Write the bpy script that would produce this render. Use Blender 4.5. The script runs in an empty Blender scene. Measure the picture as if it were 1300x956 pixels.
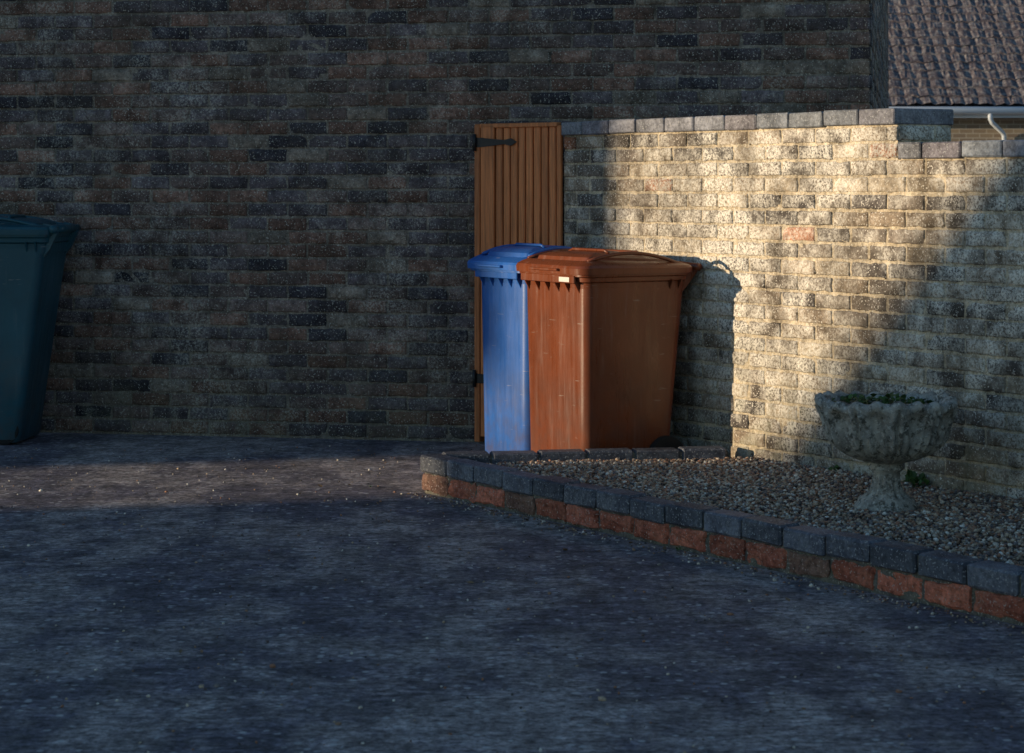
import bpy, bmesh, math, random
import numpy as np
from mathutils import Vector, Matrix
random.seed(4); rng=np.random.default_rng(4)
scene=bpy.context.scene
scene.view_settings.view_transform='Standard'
scene.view_settings.look='None'
scene.view_settings.exposure=0
H=1.38; F=2700.0
# ------------------------------------------------------------ node helpers
def node(nt,typ,ins=None,**props):
    n=nt.nodes.new(typ)
    for k,v in props.items(): setattr(n,k,v)
    for k,v in (ins or {}).items():
        s=n.inputs[k]
        if isinstance(v,bpy.types.NodeSocket): nt.links.new(v,s)
        else: s.default_value=v
    return n
def newmat(name,rough=.85,spec=.3):
    m=bpy.data.materials.new(name); m.use_nodes=True
    nt=m.node_tree; b=nt.nodes['Principled BSDF']
    b.inputs['Roughness'].default_value=rough
    b.inputs['Specular IOR Level'].default_value=spec
    return m,nt,b
def mix(nt,f,a,b,blend='MIX'):
    n=node(nt,'ShaderNodeMix',{0:f,6:a,7:b},data_type='RGBA',blend_type=blend); return n.outputs[2]
def grey(nt,col,g):
    return mix(nt,1.,col,node(nt,'ShaderNodeCombineColor',{0:g,1:g,2:g}).outputs[0],'MULTIPLY')
def noise(nt,co,scale,detail=4,rough=.6):
    return node(nt,'ShaderNodeTexNoise',{'Vector':co,'Scale':scale,'Detail':detail,'Roughness':rough}).outputs['Fac']
def rng_(nt,v,a,b,c=0.,d=1.):
    return node(nt,'ShaderNodeMapRange',{'Value':v,'From Min':a,'From Max':b,'To Min':c,'To Max':d}).outputs[0]
def math_(nt,op,a,b=0.):
    return node(nt,'ShaderNodeMath',{0:a,1:b},operation=op).outputs[0]
def coords(nt): return node(nt,'ShaderNodeTexCoord').outputs['Object']
def mapping(nt,co,scale=(1,1,1),rot=(0,0,0)):
    return node(nt,'ShaderNodeMapping',{'Vector':co,'Scale':scale,'Rotation':rot}).outputs[0]
def bump(nt,b,h,strength,dist,prev=None):
    n=node(nt,'ShaderNodeBump',{'Height':h,'Strength':strength,'Distance':dist})
    if prev is not None: nt.links.new(prev,n.inputs['Normal'])
    nt.links.new(n.outputs[0],b.inputs['Normal']); return n.outputs[0]
def C(r,g,b): return (r,g,b,1)

def masonry(name,basecol=None,white=.5,moss=.3,wl=(.50,.66),rough=.9,bs=.8,fine=(.50,.60),wcol=(.6,.56,.48),speck=.7,sth=.64,con=1.,stain=0.):
    m,nt,b=newmat(name,rough,.2); co=coords(nt)
    if basecol is None: col=node(nt,'ShaderNodeAttribute',attribute_name='Col').outputs['Color']
    else: col=node(nt,'ShaderNodeRGB'); col.outputs[0].default_value=C(*basecol); col=col.outputs[0]
    n1=noise(nt,co,50,4,.75); n2=noise(nt,co,9,3,.6); n3=noise(nt,co,1.5,3,.65); n4=noise(nt,co,85,3,.8)
    col=grey(nt,col,rng_(nt,n1,.3,.7,1-.55*con,1+.5*con)); col=grey(nt,col,rng_(nt,n2,.3,.7,.55,1.4))
    big=rng_(nt,math_(nt,'ADD',math_(nt,'MULTIPLY',n3,.6),math_(nt,'MULTIPLY',n2,.4)),wl[0],wl[1])
    w=math_(nt,'MULTIPLY',math_(nt,'MULTIPLY',big,rng_(nt,n4,fine[0],fine[1])),white)
    n6=noise(nt,co,120,1,.5); w=math_(nt,'MAXIMUM',w,math_(nt,'MULTIPLY',rng_(nt,n6,sth,sth+.04),speck))
    col=mix(nt,w,col,C(*wcol))
    if stain:
        n7=noise(nt,mapping(nt,co,(1.6,1.6,.9)),2.1,5,.7)
        f=math_(nt,'MULTIPLY',rng_(nt,n7,.47,.60),stain)
        n8=noise(nt,co,22,3,.7); f=math_(nt,'MULTIPLY',f,rng_(nt,n8,.35,.6,.45,1.))
        col=mix(nt,f,col,C(.085,.068,.052))
    z=node(nt,'ShaderNodeSeparateXYZ',{0:co}).outputs[2]
    mm=math_(nt,'MULTIPLY',rng_(nt,z,.75,.05),rng_(nt,n2,.42,.62))
    col=mix(nt,math_(nt,'MULTIPLY',mm,moss),col,C(.07,.08,.03))
    nt.links.new(col,b.inputs['Base Color'])
    p=bump(nt,b,n1,bs,.007); bump(nt,b,n4,bs*.8,.003,p)
    return m
# ------------------------------------------------------------ mesh helpers
def link(o,parent=None):
    scene.collection.objects.link(o)
    if parent is not None: o.parent=parent
    return o
def empty(name,loc=(0,0,0)):
    e=bpy.data.objects.new(name,None); e.empty_display_size=.2; e.location=loc
    scene.collection.objects.link(e); return e
def mesh_obj(name,verts,faces,mat,parent=None,smooth=False,cols=None):
    me=bpy.data.meshes.new(name)
    me.from_pydata([tuple(v) for v in verts],[],[tuple(int(i) for i in f) for f in faces])
    if cols is not None:
        a=me.color_attributes.new('Col','FLOAT_COLOR','POINT')
        c=np.ones((len(verts),4),dtype=np.float32); c[:,:3]=cols
        a.data.foreach_set('color',c.ravel())
    if smooth: me.polygons.foreach_set('use_smooth',[True]*len(me.polygons))
    me.materials.append(mat); me.update()
    return link(bpy.data.objects.new(name,me),parent)
def big_mesh(name,V,T,cols,mat,parent=None,smooth=False):
    me=bpy.data.meshes.new(name); me.vertices.add(len(V)); me.vertices.foreach_set('co',V.astype(np.float32).ravel())
    me.loops.add(T.size); me.loops.foreach_set('vertex_index',T.astype(np.int32).ravel())
    me.polygons.add(len(T)); me.polygons.foreach_set('loop_start',np.arange(0,T.size,3,dtype=np.int32))
    me.polygons.foreach_set('loop_total',np.full(len(T),3,dtype=np.int32))
    me.update(calc_edges=True)
    a=me.color_attributes.new('Col','FLOAT_COLOR','POINT')
    c=np.ones((len(V),4),dtype=np.float32); c[:,:3]=cols; a.data.foreach_set('color',c.ravel())
    me.materials.append(mat); me.validate()
    return link(bpy.data.objects.new(name,me),parent)
bm=bmesh.new(); bmesh.ops.create_cube(bm,size=2)
bmesh.ops.bevel(bm,geom=list(bm.edges),offset=.1,segments=1,affect='EDGES')
TV=np.array([v.co[:] for v in bm.verts]); TF=[[v.index for v in f.verts] for f in bm.faces]; bm.free()
class Boxes:
    def __init__(s): s.V=[];s.F=[];s.C=[];s.n=0
    def add(s,c,half,ax,ay,az=(0,0,1),bev=.006,jit=0.,col=(.3,.3,.3)):
        half=np.array(half); b=min(bev,half.min()*.45)
        loc=np.where(np.abs(TV)>.99,np.sign(TV)*half,np.sign(TV)*(half-b))
        if jit: loc=loc+rng.normal(0,jit,loc.shape)
        M=np.array([ax,ay,az]); w=loc@M+np.array(c)
        s.V.append(w); s.F+= [[i+s.n for i in f] for f in TF]; s.n+=len(w)
        s.C.append(np.tile(np.array(col),(len(w),1)))
    def make(s,name,mat,parent=None,smooth=False):
        return mesh_obj(name,np.vstack(s.V),s.F,mat,parent,smooth,np.vstack(s.C))
NU,NV=10,5
def brick_wall(name,P0,t,n,L,z0,courses,colfn,mat,parent,pitch=.225,ch=.075,gap=.011,first=0,course0=0):
    t=np.array([t[0],t[1],0.]); n=np.array([n[0],n[1],0.]); P0=np.array([P0[0],P0[1],0.])
    V=[];Fc=[];Cc=[];nb=0
    us=np.linspace(0,1,NU); vs=np.linspace(0,1,NV)
    us[1]=.035;us[-2]=.965; vs[1]=.1;vs[-2]=.9
    U,W=np.meshgrid(us,vs); U=U.ravel();W=W.ravel()
    edge=(U==0)|(U==1)|(W==0)|(W==1)
    idx=np.arange(NU*NV).reshape(NV,NU)
    quads=[[idx[j,i],idx[j,i+1],idx[j+1,i+1],idx[j+1,i]] for j in range(NV-1) for i in range(NU-1)]
    ring=list(idx[0,:])+list(idx[1:,-1])+list(idx[-1,-2::-1])+list(idx[-2:0:-1,0])
    R=len(ring); base=NU*NV
    sk=[[ring[k],ring[(k+1)%R],base+(k+1)%R,base+k] for k in range(R)]
    fl=np.array([q[::-1] for q in quads]); sk=np.array([q for q in sk])
    for c in range(course0,courses):
        off=(c+first)%2*pitch/2
        u=-off
        zj=rng.normal(0,.0012)
        while u<L:
            a=max(u,0)+gap/2+rng.uniform(-.002,.002); b=min(u+pitch,L)-gap/2+rng.uniform(-.002,.002); u+=pitch
            if b-a<.035: continue
            za=z0+c*ch+gap/2+zj+rng.normal(0,.0008); zb=za+ch-gap
            d=np.full(len(U),rng.normal(0,.0018))+rng.normal(0,.0013,len(U))
            d=d-edge*np.abs(rng.normal(.0042,.002,len(U)))
            uu=a+(b-a)*U+edge*rng.normal(0,.0018,len(U)); zz=za+(zb-za)*W+edge*rng.normal(0,.0018,len(U))
            if rng.random()<.18:
                cu=rng.choice([a,b]); cz=rng.choice([za,zb]); rr=np.hypot(uu-cu,zz-cz); d=d-np.clip(.035-rr,0,.035)*.35
            P=P0+uu[:,None]*t+d[:,None]*n; P[:,2]+=zz
            S=P[ring]-n*.02
            V.append(P);V.append(S)
            Fc.append(fl+nb);Fc.append(sk+nb); nb+=len(P)+len(S)
            cc=np.tile(np.array(colfn(c,a,courses)),(len(P)+len(S),1)); Cc.append(cc)
    return mesh_obj(name,np.vstack(V),np.vstack(Fc),mat,parent,True,np.vstack(Cc))
def prism(name,poly,z0,z1,mat,parent=None):
    n=len(poly); V=[(x,y,z0) for x,y in poly]+[(x,y,z1) for x,y in poly]
    Fs=[list(range(n))[::-1],list(range(n,2*n))]+[[i,(i+1)%n,n+(i+1)%n,n+i] for i in range(n)]
    return mesh_obj(name,V,Fs,mat,parent)
def tube(name,pts,r,mat,parent=None,seg=10):
    V=[];Fs=[];pts=[Vector(p) for p in pts];n=len(pts)
    for i,p in enumerate(pts):
        a=pts[max(i-1,0)];b=pts[min(i+1,n-1)];d=(b-a).normalized()
        up=Vector((0,0,1)) if abs(d.z)<.9 else Vector((1,0,0)); s=d.cross(up).normalized();w=s.cross(d)
        rr=r[i] if isinstance(r,(list,tuple)) else r
        for k in range(seg):
            an=2*math.pi*k/seg; V.append(p+s*math.cos(an)*rr+w*math.sin(an)*rr)
    for i in range(n-1):
        for k in range(seg): Fs.append([i*seg+k,i*seg+(k+1)%seg,(i+1)*seg+(k+1)%seg,(i+1)*seg+k])
    Fs.append(list(range(seg))[::-1]);Fs.append([(n-1)*seg+k for k in range(seg)])
    return mesh_obj(name,V,Fs,mat,parent,True)
# ------------------------------------------------------------ camera
cam=bpy.data.cameras.new('camera'); co_=bpy.data.objects.new('camera',cam); scene.collection.objects.link(co_)
co_.location=(0,0,H); co_.rotation_euler=(math.radians(90),0,0)
cam.lens=F/1300*36; cam.sensor_width=36; cam.shift_y=-242/1300; cam.clip_end=2000; cam.clip_start=.1
cam.dof.use_dof=True; cam.dof.focus_distance=9.7; cam.dof.aperture_fstop=8
scene.camera=co_
# ------------------------------------------------------------ light
EL=math.radians(6.3); u2=np.array([.978,.208]); u2/=np.linalg.norm(u2); q2=np.array([u2[1],-u2[0]])
Ls=Vector((-u2[0]*math.cos(EL),-u2[1]*math.cos(EL),math.sin(EL)))
sun=bpy.data.lights.new('sun','SUN'); sun.energy=5.0; sun.angle=math.radians(.45); sun.color=(1,.80,.54)
so=bpy.data.objects.new('sun',sun); scene.collection.objects.link(so); so.rotation_euler=(-Ls).to_track_quat('-Z','Y').to_euler(); so.location=(-20,-5,12)
w=bpy.data.worlds.new('World'); scene.world=w; w.use_nodes=True; nt=w.node_tree
sky=node(nt,'ShaderNodeTexSky',sky_type='NISHITA'); sky.sun_disc=False; sky.sun_elevation=EL; sky.sun_rotation=math.atan2(Ls.x,Ls.y)%(2*math.pi)
sky.air_density=1.0; sky.dust_density=.1; sky.ozone_density=2.6
bg=nt.nodes.get('Background') or node(nt,'ShaderNodeBackground'); nt.links.new(sky.outputs[0],bg.inputs[0]); bg.inputs[1].default_value=.19
out=nt.nodes.get('World Output') or node(nt,'ShaderNodeOutputWorld'); nt.links.new(bg.outputs[0],out.inputs[0])
# ------------------------------------------------------------ ground
m,nt,b=newmat('driveway_concrete',.72,.4); co=coords(nt)
n1=noise(nt,co,34,5,.85); n2=noise(nt,mapping(nt,co,(1.5,.8,1),(0,0,math.radians(24))),.9,5,.75); n3=noise(nt,co,6,4,.8)
rid=mapping(nt,co,(1.,3.2,1),(0,0,math.radians(-28))); nr=noise(nt,rid,6.5,4,.75)
col=mix(nt,rng_(nt,n2,.44,.56),C(.125,.112,.132),C(.30,.258,.245))
col=grey(nt,col,rng_(nt,n1,.34,.66,.12,2.0)); col=grey(nt,col,rng_(nt,nr,.36,.64,.65,1.4)); col=grey(nt,col,rng_(nt,n3,.36,.64,.6,1.45))
vor=node(nt,'ShaderNodeTexVoronoi',{'Vector':co,'Scale':34.}); sel=node(nt,'ShaderNodeSeparateColor',{0:vor.outputs['Color']}).outputs[0]
fl=math_(nt,'MULTIPLY',rng_(nt,vor.outputs['Distance'],.44,.28),math_(nt,'GREATER_THAN',sel,.82))
fl=math_(nt,'MULTIPLY',fl,rng_(nt,n3,.42,.54)); col=mix(nt,math_(nt,'MULTIPLY',fl,.85),col,C(.62,.6,.58))
ms=math_(nt,'MULTIPLY',rng_(nt,noise(nt,co,3.3,4,.7),.56,.7),.35); col=mix(nt,ms,col,C(.08,.075,.06))
nt.links.new(col,b.inputs['Base Color'])
p=bump(nt,b,nr,.7,.014); bump(nt,b,n1,1.,.013,p)
mesh_obj('ground',[(-300,-300,0),(300,-300,0),(300,300,0),(-300,300,0)],[[0,1,2,3]],m)
# ------------------------------------------------------------ masonry
hb=masonry('house_brick',None,white=.65,moss=.3,wl=(.51,.62),fine=(.48,.58),sth=.64,stain=.45)
gb=masonry('garden_wall_brick',None,white=1.,moss=.55,wl=(.44,.55),fine=(.40,.56),wcol=(.86,.80,.70),speck=.75,sth=.62,con=.85,stain=.62)
hm=masonry('house_mortar',(.23,.195,.16),white=.4,moss=.3,stain=.4)
gm=masonry('garden_mortar',(.50,.41,.29),white=.85,moss=.4,wl=(.42,.58),wcol=(.80,.74,.62),stain=.35)
cop=masonry('coping_brick',None,white=.45,moss=.15,wl=(.48,.64),rough=.6,bs=.5,wcol=(.42,.42,.42))
red=masonry('edging_red_brick',None,white=.4,moss=.2,bs=1.,wcol=(.55,.42,.35))
dm=masonry('edging_mortar',(.16,.14,.12),white=.3,moss=.4)
def house_col(c,a,cs):
    r=rng.random()
    if r<.32: base=np.array([.120,.098,.105])
    elif r<.58: base=np.array([.165,.118,.105])
    elif r<.78: base=np.array([.205,.120,.092])
    elif r<.90: base=np.array([.058,.052,.062])
    else: base=np.array([.23,.185,.150])
    return base*rng.uniform(.68,1.32)
def garden_col(c,a,cs):
    r=rng.random()
    if c==cs-1 and r<.3 or r<.010: return np.array([.42,.18,.10])*rng.uniform(.75,1.1)
    if r<.42: base=np.array([.205,.170,.140])
    elif r<.68: base=np.array([.29,.225,.165])
    elif r<.86: base=np.array([.115,.100,.092])
    else: base=np.array([.36,.29,.21])
    return base*rng.uniform(.75,1.3)
# ------------------------------------------------------------ brick house
house=empty('brick_house')
th=np.array([.9826,-.1861]); nh=np.array([-.1861,-.9826]); Pc=np.array([1.866,11.05]); LH=9.0
Pl=Pc-th*LH
brick_wall('gable_wall_bricks',Pl,th,nh,LH,0.01,69,house_col,hb,house)
def hp(a,d): return tuple(Pl+th*a-nh*d)
prism('gable_wall_core',[hp(0,.006),hp(LH-.012,.006),hp(LH-.012,7.5),hp(0,7.5)],0,5.19,hm,house)
ts=-nh; ns=th
brick_wall('side_wall_bricks',Pc+ts*.012,ts,ns,7.4,0.01,69,house_col,hb,house,first=1)
m,nt,b=newmat('roof_tile',.85,.2); co=coords(nt)
col=mix(nt,rng_(nt,noise(nt,co,3,4,.7),.35,.65),C(.085,.07,.08),C(.17,.14,.145)); col=mix(nt,rng_(nt,noise(nt,co,12,4,.75),.48,.6,0,.75),col,C(.30,.28,.27))
nt.links.new(col,b.inputs['Base Color']); bump(nt,b,noise(nt,co,25,3,.6),.6,.01)
roof_m=m
A=[hp(-.2,-.25),hp(LH+.2,-.25),hp(LH+.2,7.75),hp(-.2,7.75)]; R0=hp(-.2,3.75);R1=hp(LH+.2,3.75)
V=[(*A[0],5.18),(*A[1],5.18),(*A[2],5.18),(*A[3],5.18),(*R0,7.9),(*R1,7.9)]
V+= [(x,y,z+.12) for x,y,z in V]
mesh_obj('roof',V,[[0,1,5,4],[2,3,4,5],[7,6,10,11],[9,8,11,10],[0,6,7,1],[2,8,9,3],[1,7,11,5],[5,11,8,2],[0,4,10,6],[4,3,9,10]],roof_m,house)
mesh_obj('gable_infill',[(*hp(0.01,.01),5.19),(*hp(0.01,7.49),5.19),(*hp(0.01,3.75),7.8),(*hp(LH-.02,.01),5.19),(*hp(LH-.02,7.49),5.19),(*hp(LH-.02,3.75),7.8)],[[0,1,2],[3,5,4]],hm,house)
# ------------------------------------------------------------ garden wall
gw=empty('garden_wall')
tg=np.array([.567,-.823]); tg/=np.linalg.norm(tg); ng=np.array([.823,.567]); ng/=np.linalg.norm(ng); WB=6.50
def G(a,b): return tg*a+ng*b
def on_ray(px,b):
    k=(px-650)/F; Y=b/(ng[0]*k+ng[1]); P=np.array([k*Y,Y]); return float(P@tg)
a0=on_ray(715,WB); a1=on_ray(1140,WB); TH=.33; aE=a1+6.
Ch=.0735
zlow=1.566-.072; clow=20; z0=zlow-clow*Ch
brick_wall('bricks',G(a0,WB),tg,-ng,aE-a0,z0,clow,lambda c,a,cs:garden_col(c,a,cs+5),gb,gw,ch=Ch,gap=.0125)
brick_wall('bricks_upper',G(a0,WB),tg,-ng,a1-a0,z0,clow+2,garden_col,gb,gw,ch=Ch,course0=clow,gap=.0125)
zhigh=z0+(clow+2)*Ch
prism('core_low',[tuple(G(a0,WB+.007)),tuple(G(aE,WB+.007)),tuple(G(aE,WB+TH)),tuple(G(a0,WB+TH))],-.05,zlow-.002,gm,gw)
prism('core_high',[tuple(G(a0+.003,WB+.0075)),tuple(G(a1-.008,WB+.0075)),tuple(G(a1-.008,WB+TH-.002)),tuple(G(a0+.003,WB+TH-.002))],zlow-.004,zhigh-.002,gm,gw)
brick_wall('end_bricks',G(a1-.003,WB+.004),ng,tg,TH,zlow+.074,1,lambda c,a,cs:garden_col(0,a,5),gb,gw,ch=Ch)
B=Boxes()
def coping_run(B,aS,aEnd,zc,pitch=.225):
    a=aEnd
    while a>aS+.02:
        l=min(pitch,a-aS); c=G(a-l/2,WB+TH/2-.004)
        col=np.array([.20,.21,.24])*rng.uniform(.7,1.25)+np.array([rng.uniform(0,.03),rng.uniform(0,.01),0])
        if l>.05: B.add((c[0],c[1],zc+.036+rng.normal(0,.0014)),(l/2-.0045,TH/2+.014+rng.normal(0,.002),.034),(*tg,0),(*ng,0),bev=.005,jit=.0009,col=col)
        a-=pitch
coping_run(B,a0,a1-.0,zhigh); coping_run(B,a1+.01,aE,zlow)
B.make('coping_bricks',cop,gw)
prism('coping_joint_high',[tuple(G(a0+.004,WB+.006)),tuple(G(a1-.012,WB+.006)),tuple(G(a1-.012,WB+TH-.01)),tuple(G(a0+.004,WB+TH-.01))],zhigh-.004,zhigh+.062,gm,gw)
prism('coping_joint_low',[tuple(G(a1+.012,WB+.006)),tuple(G(aE,WB+.006)),tuple(G(aE,WB+TH-.01)),tuple(G(a1+.012,WB+TH-.01))],zlow-.004,zlow+.062,gm,gw)
# ------------------------------------------------------------ gate
gate=empty('wooden_gate')
m,nt,b=newmat('stained_wood',.5,.4); co=coords(nt)
gn=noise(nt,mapping(nt,co,(30,30,1.6)),2.2,5,.65)
at=node(nt,'ShaderNodeAttribute',attribute_name='Col').outputs['Color']
col=grey(nt,at,rng_(nt,gn,.3,.7,.55,1.35))
nt.links.new(col,b.inputs['Base Color']); bump(nt,b,gn,.3,.003)
wood=m
g0=np.array([-.185,11.415]); g1=np.array(G(a0,WB)); gl=np.linalg.norm(g1-g0); tgt=(g1-g0)/gl; ngt=np.array([tgt[1],-tgt[0]])
B=Boxes(); wc=np.array([.62,.20,.065])
def gp(a,d,z): p=g0+tgt*a+ngt*d; return (p[0],p[1],z)
B.add(gp(.018,0,.86),(.018,.03,.85),(*tgt,0),(*ngt,0),bev=.004,col=wc*.8)
B.add(gp(.085,.012,.87),(.045,.014,.83),(*tgt,0),(*ngt,0),bev=.003,col=wc)
x=.133
while x<gl-.02:
    wd=min(.048,gl-x); B.add(gp(x+wd/2,0.005+rng.normal(0,.001),.87),(wd/2-.0026,.011,.825),(*tgt,0),(*ngt,0),bev=.006,col=wc*rng.uniform(.82,1.15)); x+=.05
B.add(gp(gl/2+.01,-.02,1.60),(gl/2-.03,.016,.05),(*tgt,0),(*ngt,0),col=wc*.6)
B.add(gp(gl/2+.01,-.02,.25),(gl/2-.03,.016,.05),(*tgt,0),(*ngt,0),col=wc*.6)
B.add(gp(gl/2+.005,.004,1.700),(gl/2-.03,.022,.012),(*tgt,0),(*ngt,0),bev=.004,col=wc*.9)
B.make('boards',wood,gate)
m,nt,b=newmat('black_iron',.5,.5); b.inputs['Base Color'].default_value=C(.01,.01,.011); iron=m
for zz in (1.612,.35):
    a=[gp(.0,.031,zz-.026),gp(.0,.031,zz+.028),gp(.06,.031,zz+.024),gp(.20,.029,zz+.011),gp(.245,.029,zz+.020),gp(.285,.029,zz),gp(.245,.029,zz-.020),gp(.20,.029,zz-.011),gp(.06,.031,zz-.024)]
    bb=[(p[0]-ngt[0]*.006,p[1]-ngt[1]*.006,p[2]) for p in a]; n=len(a)
    mesh_obj('strap_hinge',a+bb,[list(range(n)),list(range(n,2*n))[::-1]]+[[i,(i+1)%n,n+(i+1)%n,n+i] for i in range(n)],iron,gate)
    tube('hinge_pin',[gp(.008,.038,zz-.045),gp(.008,.038,zz+.045)],.010,iron,gate)
# ------------------------------------------------------------ raised bed edging
ed=empty('raised_bed_edging')
K0=np.array([-.422,9.574]); kb=float(K0@ng); ka=float(K0@tg); KW=.105; KT=.168; LK=7.
def kcol(): return np.array([.115,.122,.15])*rng.uniform(.6,1.4)
B=Boxes(); Rr=Boxes()
a=ka
while a<ka+LK:
    l=.218; c=G(a+l/2,kb+KW/2+rng.normal(0,.003)); tt=tg+ng*rng.normal(0,.010); tt/=np.linalg.norm(tt); nn=np.array([-tt[1],tt[0]])
    B.add((c[0],c[1],KT-.038+rng.normal(0,.0022)),(l/2-.004,KW/2,.038),(*tt,rng.normal(0,.008)),(*nn,0),bev=.008,jit=.0013,col=kcol()); a+=l+.003
a=ka+.012
while a<ka+LK:
    l=.218; c=G(a+l/2,kb+KW/2+.004+rng.normal(0,.002)); cc=np.array([.55,.17,.105])*rng.uniform(.6,1.15)
    if rng.random()<.12: cc=np.array([.22,.12,.09])
    Rr.add((c[0],c[1],.050),(l/2-.006,KW/2-.003,.036),(*tg,0),(*ng,0),bev=.007,jit=.0028,col=cc); a+=l+.004
K1=np.array([1.0,9.815]); tr=(K1-K0); LR=np.linalg.norm(tr); tr/=LR; nr_=np.array([-tr[1],tr[0]])
a=.115
while a<LR-.05:
    l=min(.218,LR-a); c=K0+tr*(a+l/2)+nr_*(.052)
    B.add((c[0],c[1],KT-.038+rng.normal(0,.0015)),(l/2-.004,.052,.038),(*tr,0),(*nr_,0),bev=.008,jit=.001,col=kcol())
    Rr.add((c[0],c[1],.050),(l/2-.006,.049,.036),(*tr,0),(*nr_,0),bev=.007,jit=.0025,col=np.array([.45,.15,.09])*rng.uniform(.7,1.1)); a+=.221
B.make('blue_coping_bricks',cop,ed)
o=Rr.make('red_bricks',red,ed,False)
md=o.modifiers.new('s','SUBSURF'); md.subdivision_type='SIMPLE'; md.levels=3; md.render_levels=3
tx=bpy.data.textures.new('spall','CLOUDS'); tx.noise_scale=.04; tx.noise_depth=3
md=o.modifiers.new('d','DISPLACE'); md.texture=tx; md.texture_coords='GLOBAL'; md.strength=.026; md.mid_level=.48
prism('mortar_bed',[tuple(G(ka+.03,kb+.016)),tuple(G(ka+LK,kb+.016)),tuple(G(ka+LK,kb+KW-.01)),tuple(G(ka+.03,kb+KW-.01))],-.02,KT-.012,dm,ed)
q=[K0+tr*.12+nr_*.012,K0+tr*LR+nr_*.012,K0+tr*LR+nr_*.09,K0+tr*.12+nr_*.09]
prism('mortar_bed_return',[tuple(p) for p in q],-.02,KT-.013,dm,ed)
# ------------------------------------------------------------ gravel
m,nt,b=newmat('gravel_stone',.7,.35); at=node(nt,'ShaderNodeAttribute',attribute_name='Col').outputs['Color']; co=coords(nt)
nt.links.new(grey(nt,at,rng_(nt,noise(nt,co,160,2,.6),.3,.7,.7,1.25)),b.inputs['Base Color']); stone_m=m
m,nt,b=newmat('gravel_base',.95,.1); co=coords(nt)
v=node(nt,'ShaderNodeTexVoronoi',{'Vector':co,'Scale':75.}); cr=node(nt,'ShaderNodeValToRGB',{0:node(nt,'ShaderNodeSeparateColor',{0:v.outputs['Color']}).outputs[0]})
e=cr.color_ramp.elements; e[0].color=C(.04,.03,.025); e[1].color=C(.30,.24,.18); nt.links.new(cr.outputs[0],b.inputs['Base Color']); bump(nt,b,v.outputs['Distance'],-.8,.01)
gbase=m
gr=empty('gravel_bed')
poly=[tuple(K0+tr*.12),tuple(K0+tr*LR),tuple(G(ka+LK,WB+.006)),tuple(G(ka+LK,kb+KW-.02)),tuple(G(ka+.12,kb+KW-.02))]
prism('bed_fill',poly,-.02,.113,gbase,gr)
bm=bmesh.new(); bmesh.ops.create_icosphere(bm,subdivisions=1,radius=1); IV=np.array([v.co[:] for v in bm.verts]); IT=np.array([[v.index for v in f.verts] for f in bm.faces]); bm.free()
def stones(name,P,size,cols,mat,parent=None):
    n=len(P); sc=size[:,None]*np.stack([rng.uniform(.7,1.3,n),rng.uniform(.7,1.3,n),rng.uniform(.45,.9,n)],1)
    V=IV[None]*(1+rng.normal(0,.13,(n,12,1)))*sc[:,None,:]
    th_=rng.uniform(0,2*np.pi,n); ph=rng.normal(0,.45,n)
    c,s=np.cos(ph)[:,None],np.sin(ph)[:,None]; V=np.stack([V[:,:,0],V[:,:,1]*c-V[:,:,2]*s,V[:,:,1]*s+V[:,:,2]*c],2)
    c,s=np.cos(th_)[:,None],np.sin(th_)[:,None]; V=np.stack([V[:,:,0]*c-V[:,:,1]*s,V[:,:,0]*s+V[:,:,1]*c,V[:,:,2]],2)+P[:,None,:]
    T=(IT[None]+np.arange(n)[:,None,None]*12).reshape(-1,3)
    return big_mesh(name,V.reshape(-1,3),T,np.repeat(cols,12,0),mat,parent)
N=44000
A_=rng.uniform(ka-1.,ka+4.4,N); B_=rng.uniform(kb+KW+.004,WB-.006,N); P2=A_[:,None]*tg+B_[:,None]*ng
P2=P2[((P2-K0)@nr_)<-.004]; N=len(P2)
pal=np.array([[.34,.215,.14],[.48,.36,.25],[.15,.11,.10],[.62,.53,.42],[.22,.19,.175],[.38,.19,.115],[.74,.69,.60],[.09,.08,.075]])
pi=rng.choice(8,N,p=[.22,.21,.14,.14,.12,.08,.06,.03]); cols=pal[pi]*rng.uniform(.75,1.2,(N,1))
zz=.117+rng.uniform(0,.012,N)+.008*np.sin(P2[:,0]*5)*np.cos(P2[:,1]*4)
stones('pebbles',np.column_stack([P2,zz]),rng.uniform(.0045,.0102,N),cols,stone_m,gr)
N=2600; X=rng.uniform(-3,2,N); Y=rng.uniform(5,11.3,N); P2=np.column_stack([X,Y]); ok=((P2@ng)<kb-.02)|((P2-K0)@nr_>.15)
ok&=((P2@ng)<WB-.1); P2=P2[ok]; n=len(P2)
k=n//3; aa=rng.uniform(ka,ka+5,k); P2[:k]=aa[:,None]*tg+(kb-np.abs(rng.normal(0,.05,k))-.01)[:,None]*ng
stones('loose_grit',np.column_stack([P2,np.full(n,.003)]),rng.uniform(.0018,.0055,n)*(1+(rng.random(n)<.06)),pal[rng.choice(8,n)]*.9,stone_m)
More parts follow.
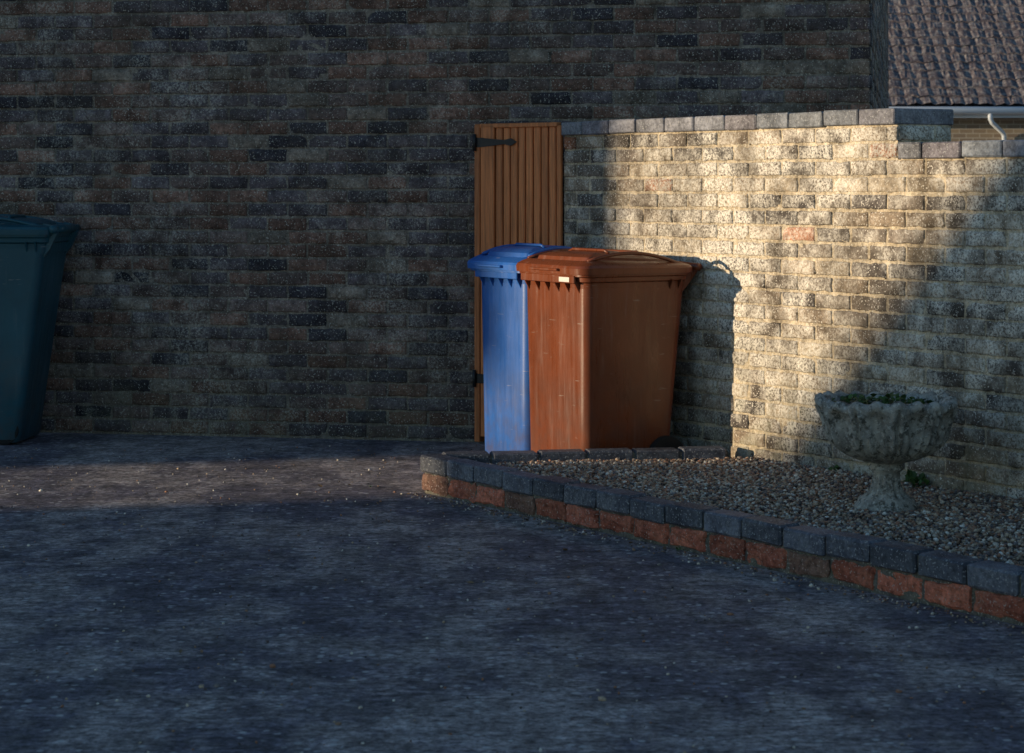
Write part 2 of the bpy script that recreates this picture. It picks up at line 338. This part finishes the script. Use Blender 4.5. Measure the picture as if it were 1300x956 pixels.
# ------------------------------------------------------------ wheeled bins
def plastic(name,c,rough=.42,dirt=.2):
    m,nt,b=newmat(name,rough,.5); co=coords(nt)
    n1=noise(nt,mapping(nt,co,(14,14,1.2)),2.,4,.7); n2=noise(nt,co,3.5,4,.65); n3=noise(nt,co,90,2,.6)
    rgb=node(nt,'ShaderNodeRGB'); rgb.outputs[0].default_value=C(*c)
    col=grey(nt,rgb.outputs[0],rng_(nt,n2,.3,.7,.75,1.2))
    col=mix(nt,math_(nt,'MULTIPLY',rng_(nt,n1,.58,.74),dirt),col,C(.45,.40,.36))
    sc=noise(nt,mapping(nt,co,(4,4,40),(.35,.2,0)),2.4,3,.5); col=mix(nt,math_(nt,'MULTIPLY',rng_(nt,sc,.70,.74),.35),col,C(.5,.45,.4))
    z=node(nt,'ShaderNodeSeparateXYZ',{0:co}).outputs[2]; dz=math_(nt,'MULTIPLY',rng_(nt,z,.55,.1),rng_(nt,noise(nt,co,11,4,.7),.36,.66)); col=mix(nt,math_(nt,'MULTIPLY',dz,.55),col,C(.09,.06,.05))
    nt.links.new(col,b.inputs['Base Color']); nt.links.new(rng_(nt,n1,.35,.7,rough-.08,rough+.18),b.inputs['Roughness'])
    bump(nt,b,n3,.12,.002); return m
rub=newmat('black_rubber',.8,.3)[0]; rub.node_tree.nodes['Principled BSDF'].inputs['Base Color'].default_value=C(.015,.015,.015)
lab=newmat('white_sticker',.5,.4)[0]; lab.node_tree.nodes['Principled BSDF'].inputs['Base Color'].default_value=C(.7,.68,.62)
def rrect(x0,x1,hw,r,seg=7):
    pts=[]
    for cx,cy,s in ((x1-r,hw-r,0),(x0+r,hw-r,90),(x0+r,-hw+r,180),(x1-r,-hw+r,270)):
        for k in range(seg+1):
            an=math.radians(s+90*k/seg); pts.append((cx+r*math.cos(an),cy+r*math.sin(an)))
    return pts
def loft(secs,cap0=True,cap1=True):
    V=[];Fs=[];n=len(secs[0][0])
    for pts,z in secs:
        for p in pts: V.append((p[0],p[1],z(p) if callable(z) else z))
    for i in range(len(secs)-1):
        for k in range(n): Fs.append([i*n+k,i*n+(k+1)%n,(i+1)*n+(k+1)%n,(i+1)*n+k])
    if cap0: Fs.append(list(range(n))[::-1])
    if cap1: Fs.append([(len(secs)-1)*n+k for k in range(n)])
    return V,Fs
def smooth_by_angle(o,deg=38):
    me=o.data; bmm=bmesh.new(); bmm.from_mesh(me)
    for f in bmm.faces: f.smooth=True
    for e in bmm.edges:
        if len(e.link_faces)==2 and e.calc_face_angle(0)>math.radians(deg): e.smooth=False
    bmm.to_mesh(me); bmm.free()
def wheelie_bin(name,corner,d,w,D,mat,zs=1.,taper=(.012,.08,.02),hl=.06,lidarch=.05,sticker=False,rad=.045,ribs=6,lo=.037,lf=.045,wx=-.035,wy=.012,wr=1.):
    e=empty(name); d=np.array(d)/np.linalg.norm(d); p=np.array([-d[1],d[0]])
    org=np.array(corner)+p*(w/2)
    e.matrix_world=Matrix(((d[0],p[0],0,org[0]),(d[1],p[1],0,org[1]),(0,0,zs,0),(0,0,0,1)))
    hw=w/2; tf,tr_,tw=taper
    S=[]
    for z,k in ((.015,1.),(.03,1.),(.35,.66),(.62,.37),(.86,.10),(.90,.06)):
        S.append((rrect(tf*k,D-tr_*k,hw-tw*k,rad),z))
    S[0]=(rrect(tf+.012,D-tr_-.012,hw-tw-.012,rad-.01),.012)
    V,Fs=loft(S); o=mesh_obj('body',V,Fs,mat,e); smooth_by_angle(o)
    S=[(rrect(-.0,D,hw,rad),.925),(rrect(-.012,D+.012,hw+.012,rad+.01),.932),(rrect(-.014,D+.014,hw+.014,rad+.01),.950),(rrect(-lf+.013,D+.02,hw+lo-.011,rad+.015),.956),(rrect(-lf+.013,D+.02,hw+lo-.009,rad+.015),.975)]
    V,Fs=loft(S); o=mesh_obj('rim',V,Fs,mat,e); smooth_by_angle(o)
    S=[(rrect(.004,D-.004,hw-.004,rad),.88),(rrect(.0,D,hw,rad),.93)]
    V,Fs=loft(S); o=mesh_obj('rim_web',V,Fs,mat,e); smooth_by_angle(o)
    def web(P,dirn,depth,hgt,th_=.0035):
        px,py=P; dx,dy=dirn; sx,sy=-dy*th_,dx*th_
        V=[(px+sx,py+sy,.935),(px+dx*depth+sx,py+dy*depth+sy,.935),(px+sx,py+sy,.935-hgt)]; V+=[(a-2*sx,b-2*sy,c) for a,b,c in V]
        mesh_obj('comb_web',V,[[0,1,2],[5,4,3],[0,3,4,1],[1,4,5,2],[2,5,3,0]],mat,e)
    for i in range(ribs):
        y=-hw+rad+.01+(w-2*rad-.02)*i/(ribs-1); web((.004,y),(-1,0),.036,.062)
    for sgn in (-1,1):
        for xx in (D-.10,D-.05): web((xx,sgn*(hw-.004)),(0,sgn),.03,.05)
    B=Boxes(); B.add((-.033,0,.942),(.006,hw*.86,.018),(1,0,0),(0,1,0),bev=.003); B.make('comb_bar',mat,e)
    def arch(x):
        u=min(max((x+.04)/(D+.07),0),1); return lidarch*math.sin(math.pi*min(u*1.05+.06,1.))**.8
    def rr(g,r): return rrect(-lf+g,D+.03-g,hw+lo-g,max(r-g*.6,.02))
    R_=rad+.02
    S=[(rr(.012,R_),.978),(rr(0,R_),.966),(rr(-.002,R_),lambda q:.990+arch(q[0])*.2),(rr(.004,R_),lambda q:1.000+arch(q[0])*.3),
       (rr(.022,R_),lambda q:1.006+arch(q[0])*.5),(rr(.052,R_),lambda q:1.010+arch(q[0])*.7),(rr(.058,R_),lambda q:.998+arch(q[0])*.7),
       (rr(.085,R_),lambda q:.998+arch(q[0])*.75),(rr(.092,R_),lambda q:1.014+arch(q[0])*.85)]
    for g in (.12,.16,.2):
        if hw+.037-g>.03: S.append((rr(g,R_),lambda q,g=g:1.018+arch(q[0])*.95))
    V,Fs=loft(S,cap1=False)
    n=len(S[0][0]); base=(len(S)-1)*n; cxm=D/2-.01
    V.append((cxm,0,1.020+arch(cxm))); ci=len(V)-1
    for k in range(n): Fs.append([base+k,base+(k+1)%n,ci])
    o=mesh_obj('lid',V,Fs,mat,e); smooth_by_angle(o,30)
    for xx in (D*.34,D*.66):
        tube('lid_rib',[(xx,-hw*.62,1.01+arch(xx)),(xx,-hw*.5,1.022+arch(xx)),(xx,hw*.5,1.022+arch(xx)),(xx,hw*.62,1.01+arch(xx))],.007,mat,e,8)
    for sgn in (-1,1):
        pts=[(x,sgn*(hw-.012),1.000+arch(x)*.95+.014*math.sin(math.pi*t)) for t,x in [(t,(.02+(D-.03)*t)) for t in np.linspace(0,1,12)]]
        tube('lid_edge_rail',pts,.0085,mat,e,8)
    B=Boxes(); B.add((-lf-.007,0,.985),(.012,hw*.45,.006),(1,0,0),(0,1,0),bev=.003); B.make('lid_grip',mat,e)
    for sgn in (-1,1):
        y=sgn*hw*.80
        V=[(D-.02,y-.02,.86),(D+hl*.3,y-.02,.90),(D+hl+.002,y-.02,.965),(D+hl+.006,y-.02,1.004),(D-.02,y-.02,1.018)]
        V=V+[(a_,b_+.04,c_) for a_,b_,c_ in V]; mesh_obj('hinge_lug',V,[[0,1,2,3,4],[9,8,7,6,5]]+[[i,5+i,5+(i+1)%5,(i+1)%5] for i in range(5)],mat,e)
    tube('handle',[(D+hl*.75,-hw*1.04,.990),(D+hl*.75,hw*1.04,.990)],.018,mat,e,12)
    for sgn in (-1,1):
        y=sgn*(hw-tw+wy)
        secs=[(.03,-.020),(.075,-.026),(.098,-.022),(.1,-.012),(.1,.012),(.098,.022),(.075,.026),(.03,.018)]
        V=[];Fs=[];sg=28
        for r,yy in secs:
            r*=wr
            for k in range(sg): V.append((D-tr_+wx+r*math.cos(2*math.pi*k/sg),y+yy,.102*wr/zs+r/zs*math.sin(2*math.pi*k/sg)))
        for i in range(len(secs)-1):
            for k in range(sg): Fs.append([i*sg+k,i*sg+(k+1)%sg,(i+1)*sg+(k+1)%sg,(i+1)*sg+k])
        Fs.append(list(range(sg)));Fs.append([(len(secs)-1)*sg+k for k in range(sg)])
        o=mesh_obj('wheel',V,Fs,rub,e); smooth_by_angle(o)
    tube('axle',[(D-tr_+wx,-hw+tw-wy,.102*wr),(D-tr_+wx,hw-tw+wy,.102*wr)],.01,rub,e)
    if sticker: mesh_obj('sticker',[(-.0405,-hw*.72,.930),(-.0405,-hw*.40,.930),(-.0405,-hw*.40,.952),(-.0405,-hw*.72,.952)],[[0,1,2,3]],lab,e)
    return e
brown=plastic('brown_plastic',(.165,.042,.015),.32,.13); blue=plastic('blue_plastic',(.020,.115,.42),.40,.07); green=plastic('green_plastic',(.009,.075,.105),.42,.10)
wheelie_bin('wheelie_bin',(.338,9.79),(.86,.51),.555,.575,brown,sticker=True,hl=.078,taper=(.012,.085,.02),zs=1.005)
wheelie_bin('wheelie_bin',(.072,10.36),(.84,.54),.45,.47,blue,hl=.04,taper=(.01,.06,.018),lidarch=.065,ribs=5,lo=.05,lf=.06)
wheelie_bin('wheelie_bin',(-3.13,11.30),(.982,-.06),.50,.66,green,zs=1.16,taper=(.07,.15,.03),hl=.05,lidarch=.035,wx=-.085,wy=-.028,wr=.8)
# ------------------------------------------------------------ stone urn
urn=empty('stone_urn_planter'); UX,UY=1.457,8.28; UZ=.118
m,nt,b=newmat('weathered_stone',.9,.2); co=coords(nt)
n1=noise(nt,co,14,4,.7); n2=noise(nt,co,80,3,.7); n3=noise(nt,co,35,3,.7)
col=mix(nt,rng_(nt,n1,.35,.65),C(.23,.215,.19),C(.47,.44,.38)); col=mix(nt,rng_(nt,n3,.50,.62,0,.9),col,C(.085,.08,.065)); col=mix(nt,rng_(nt,n2,.56,.64,0,.7),col,C(.62,.60,.54))
nt.links.new(col,b.inputs['Base Color']); p=bump(nt,b,n3,.8,.008); bump(nt,b,n2,.7,.003,p); stn=m
prof=[(0,.0),(.122,.0),(.124,.022),(.112,.032),(.108,.046),(.085,.056),(.066,.072),(.055,.095),(.050,.125),(.053,.15),(.066,.160),(.070,.170),(.060,.180),(.075,.190),(.115,.200),(.155,.218),(.190,.245),(.212,.275),(.224,.305),(.230,.335),(.238,.365),(.252,.390),(.268,.404),(.272,.416),(.268,.430),(.250,.438),(.228,.432),(.218,.405),(.0,.395)]
SEG=240; V=[];Fs=[]
for r,z in prof:
    for k in range(SEG):
        an=2*math.pi*k/SEG; rr_=r; dz=0
        if .19<=z<=.40 and r>.07:
            t=(z-.19)/.21; lobes=10
            ph=(an*lobes/(2*math.pi))%1; x=abs(ph-.5)*2
            leaf=max(0,1-(x/(1.05-.35*t))**2.5)
            rr_=r*(.945+.13*leaf*(.35+.65*math.sin(math.pi*min(t*.9+.1,1))))
            rr_+=.0065*math.cos(an*lobes*5)*leaf*(1 if t>.15 else .3)
            rr_-=.012*max(0,1-x*6)
            if t>.65: rr_+=.022*leaf*(t-.65)/.35
        elif .055<z<.15: rr_=r*(1+.07*math.cos(an*14))
        elif z>=.40 and r>.24: rr_=r*(1+.022*math.cos(an*20)+.012*math.sin(an*7)); dz=.008*math.cos(an*20)
        V.append((UX+rr_*math.cos(an),UY+rr_*math.sin(an),UZ+z+dz+(0.005*math.sin(an*3) if z>.4 and r>.2 else 0)))
for i in range(len(prof)-1):
    for k in range(SEG): Fs.append([i*SEG+k,i*SEG+(k+1)%SEG,(i+1)*SEG+(k+1)%SEG,(i+1)*SEG+k])
mesh_obj('urn',V,Fs,stn,urn,True)
def leaf_cloud(name,centres,size,mat,parent=None,up=.5):
    V=[];Fs=[];Cc=[]
    for c in centres:
        an=random.uniform(0,6.28); el=random.uniform(.1,1.2)*up; s=size*random.uniform(.6,1.3); wd=s*random.uniform(.25,.45)
        d=Vector((math.cos(an)*math.cos(el),math.sin(an)*math.cos(el),math.sin(el))); sd=d.cross(Vector((0,0,1))).normalized()*wd; c=Vector(c); dr=Vector((0,0,-s*.2))
        i=len(V); V+=[c,c+d*s*.5+sd,c+d*s+dr,c+d*s*.5-sd]; Fs+=[[i,i+1,i+2],[i,i+2,i+3]]
        g=random.uniform(.6,1.5); Cc+=[(.05*g,.10*g,.025*g)]*4
    return mesh_obj(name,V,Fs,mat,parent,False,np.array(Cc))
m,nt,b=newmat('leaf',.6,.3); nt.links.new(node(nt,'ShaderNodeAttribute',attribute_name='Col').outputs['Color'],b.inputs['Base Color']); leafm=m
cs=[]
for k in range(480):
    an=random.uniform(0,6.28); r=.22*math.sqrt(random.random()); cs.append((UX-.02+r*math.cos(an),UY+r*math.sin(an),UZ+.405+random.uniform(0,.045)*(1-r/.26)))
leaf_cloud('urn_foliage',cs,.028,leafm,urn,.9)
def weed(px,b,n,s,spread,name='weed_plant',z=.12):
    a=on_ray(px,b); P=G(a,b)
    leaf_cloud(name,[(P[0]+random.gauss(0,spread),P[1]+random.gauss(0,spread),z+random.uniform(0,spread*1.3)) for _ in range(n)],s,leafm,None,1.1)
weed(1162,WB-.06,26,.05,.022); weed(1062,WB-.03,10,.03,.015); weed(865,kb-.02,18,.014,.012,z=.0); weed(470,kb-.1,8,.012,.01,z=0.)
V=[];Fs=[];Cc=[]
for k in range(90):
    if k<55: P=G(random.uniform(ka,ka+4),kb-abs(random.gauss(0,.04))-.015); z=.004
    else: P=np.array([random.uniform(-2.6,1),random.uniform(5.3,11)]); z=.004
    if k>=55 and (P@ng)>kb-.02: continue
    an=random.uniform(0,6.28); s=random.uniform(.006,.018); c=Vector((P[0],P[1],z)); d=Vector((math.cos(an),math.sin(an),random.uniform(0,.4)))*s; e_=Vector((-math.sin(an),math.cos(an),random.uniform(-.3,.3)))*s*.5
    i=len(V); V+=[c-d,c+e_,c+d,c-e_+Vector((0,0,.003))]; Fs+=[[i,i+1,i+2,i+3]]; g=random.uniform(.5,1.4); Cc+=[(.20*g,.13*g,.07*g)]*4
mesh_obj('fallen_leaves',V,Fs,leafm,None,False,np.array(Cc))
# ------------------------------------------------------------ bungalow beyond
bun=empty('bungalow'); BY=35.
bw,nt,b=newmat('bungalow_brick',.9,.2); co=coords(nt)
bt=node(nt,'ShaderNodeTexBrick',{'Vector':mapping(nt,co,(1,1,1),(math.radians(90),0,0)),'Color1':C(.30,.24,.17),'Color2':C(.22,.17,.13),'Mortar':C(.4,.36,.3),'Scale':1.,'Brick Width':.225,'Row Height':.075,'Mortar Size':.008})
nt.links.new(bt.outputs[0],b.inputs['Base Color'])
prism('walls',[(-4,BY+.3),(16,BY+.3),(16,BY+8),(-4,BY+8)],0,2.6,bw,bun)
xs=np.arange(-4.4,16.4,.04); rows=20; pitch=math.radians(36); RL=.26; V=[];nX=len(xs)
for r in range(rows):
    tj=rng.normal(0,.012,90)[((xs+4.4)/.24).astype(int)]
    for e_,lift in ((0,.030),(1,.0)):
        s=(r+e_)*RL+ (tj if e_==0 else 0)
        wob=rng.normal(0,.006,nX)
        zz_=2.68+s*math.sin(pitch)+lift+.024*np.abs(np.sin(xs*math.pi/.24))**.8+wob
        V.append(np.column_stack([xs,BY-.1+s*math.cos(pitch)+0*xs,zz_]))
V=np.vstack(V); Fs=[[i*nX+k,i*nX+k+1,(i+1)*nX+k+1,(i+1)*nX+k] for i in range(2*rows-1) for k in range(nX-1)]
mesh_obj('roof_tiles',V,Fs,roof_m,bun)
ry=BY-.1+rows*RL*math.cos(pitch); rz=2.68+rows*RL*math.sin(pitch)
mesh_obj('rear_roof_slope',[(-4.4,ry,rz+.02),(16.4,ry,rz+.02),(16.4,BY+8.6,2.6),(-4.4,BY+8.6,2.6)],[[0,1,2,3]],roof_m,bun)
mesh_obj('gable_ends',[(-4,BY+.3,2.6),(-4,BY+8,2.6),(-4,ry,rz-.1),(16,BY+.3,2.6),(16,BY+8,2.6),(16,ry,rz-.1)],[[0,1,2],[3,5,4]],bw,bun)
m,nt,b=newmat('white_upvc',.4,.5); b.inputs['Base Color'].default_value=C(.55,.60,.66); upvc=m
prism('fascia',[(-4.3,BY-.02),(16.3,BY-.02),(16.3,BY+.02),(-4.3,BY+.02)],2.5,2.66,upvc,bun)
tube('gutter',[(-4.4,BY-.1,2.63),(16.4,BY-.1,2.61)],.065,upvc,bun,12)
tube('downpipe',[(7.85,BY-.1,2.6),(7.85,BY-.1,2.48),(7.88,BY-.08,2.42),(8.12,BY+.2,2.26),(8.15,BY+.22,2.2),(8.15,BY+.22,0)],.04,upvc,bun,10)
glass,nt,b=newmat('window_glass',.05,.6); b.inputs['Base Color'].default_value=C(.03,.035,.04)
def window(parent,x0,x1,y,z0,z1):
    prism('window_pane',[(x0,y-.01),(x1,y-.01),(x1,y+.05),(x0,y+.05)],z0,z1,glass,parent)
    for a_,b_,c_,d_ in ((x0-.05,x1+.05,z0-.06,z0),(x0-.05,x1+.05,z1,z1+.06),(x0-.06,x0,z0,z1),(x1,x1+.06,z0,z1),((x0+x1)/2-.03,(x0+x1)/2+.03,z0,z1)):
        prism('window_frame',[(a_,y-.04),(b_,y-.04),(b_,y+.05),(a_,y+.05)],c_,d_,upvc,parent)
window(bun,8.7,10.5,BY+.28,1.0,2.15); window(bun,2,4,BY+.28,1.0,2.15)
# ------------------------------------------------------------ unseen houses, added out of view and shaped to block the low sun
def W(a,q,z): return (u2[0]*a+q2[0]*q,u2[1]*a+q2[1]*q,z)
def sun_blocker(a0_,a1_,q0,q1,eave,ridge,axis,over=.3,off0=None):
    e=empty('sun_blocking_house')
    def bx(nm,A0,A1,Q0,Q1,Z0,Z1,mt):
        V=[W(A0,Q0,Z0),W(A1,Q0,Z0),W(A1,Q1,Z0),W(A0,Q1,Z0),W(A0,Q0,Z1),W(A1,Q0,Z1),W(A1,Q1,Z1),W(A0,Q1,Z1)]
        mesh_obj(nm,V,[[0,1,2,3],[4,5,6,7],[0,1,5,4],[1,2,6,5],[2,3,7,6],[3,0,4,7]],mt,e)
    bx('walls',a0_,a1_,q0,q1,0,eave,bw)
    o0=over if off0 is None else off0
    if axis=='q':
        am=(a0_+a1_)/2; A0,A1,Q0,Q1=a0_-.3,a1_+.3,q0-over,q1+o0
        V=[W(A0,Q0,eave),W(A0,Q1,eave),W(A1,Q1,eave),W(A1,Q0,eave),W(am,Q0,ridge),W(am,Q1,ridge)]
        F_=[[0,1,5,4],[2,3,4,5],[0,4,3],[1,2,5],[0,3,2,1]]
    else:
        qm=(q0+q1)/2; A0,A1,Q0,Q1=a0_-.3,a1_+.3,q0-over,q1+over
        V=[W(A0,Q0,eave),W(A1,Q0,eave),W(A1,Q1,eave),W(A0,Q1,eave),W(A0,qm,ridge),W(A1,qm,ridge)]
        F_=[[0,1,5,4],[2,3,4,5],[0,4,3],[1,2,5],[0,3,2,1]]
    mesh_obj('roof',V,F_,roof_m,e)
    L0=q0+1.2
    while L0+1.4<q1:
        for zf in (.95,3.3):
            if zf+1.2>eave-.1: continue
            bx('window_pane',a1_-.02,a1_+.015,L0,L0+1.3,zf,zf+1.2,glass)
            bx('window_frame',a1_-.02,a1_+.03,L0-.07,L0,zf-.07,zf+1.27,upvc); bx('window_frame',a1_-.02,a1_+.03,L0+1.3,L0+1.37,zf-.07,zf+1.27,upvc)
            bx('window_frame',a1_-.02,a1_+.032,L0,L0+1.3,zf-.07,zf,upvc); bx('window_frame',a1_-.02,a1_+.032,L0,L0+1.3,zf+1.2,zf+1.27,upvc); bx('window_frame',a1_-.02,a1_+.033,L0+.62,L0+.68,zf,zf+1.2,upvc)
        L0+=2.6
    return e
D0=39*math.tan(EL)
sun_blocker(-44,-35,-20,-10.68,D0+1.25,9.5,'q',over=.3,off0=.36)
sun_blocker(-44,-35,-9.22,-2.2,D0-.05,D0+4.2,'a',over=.12)
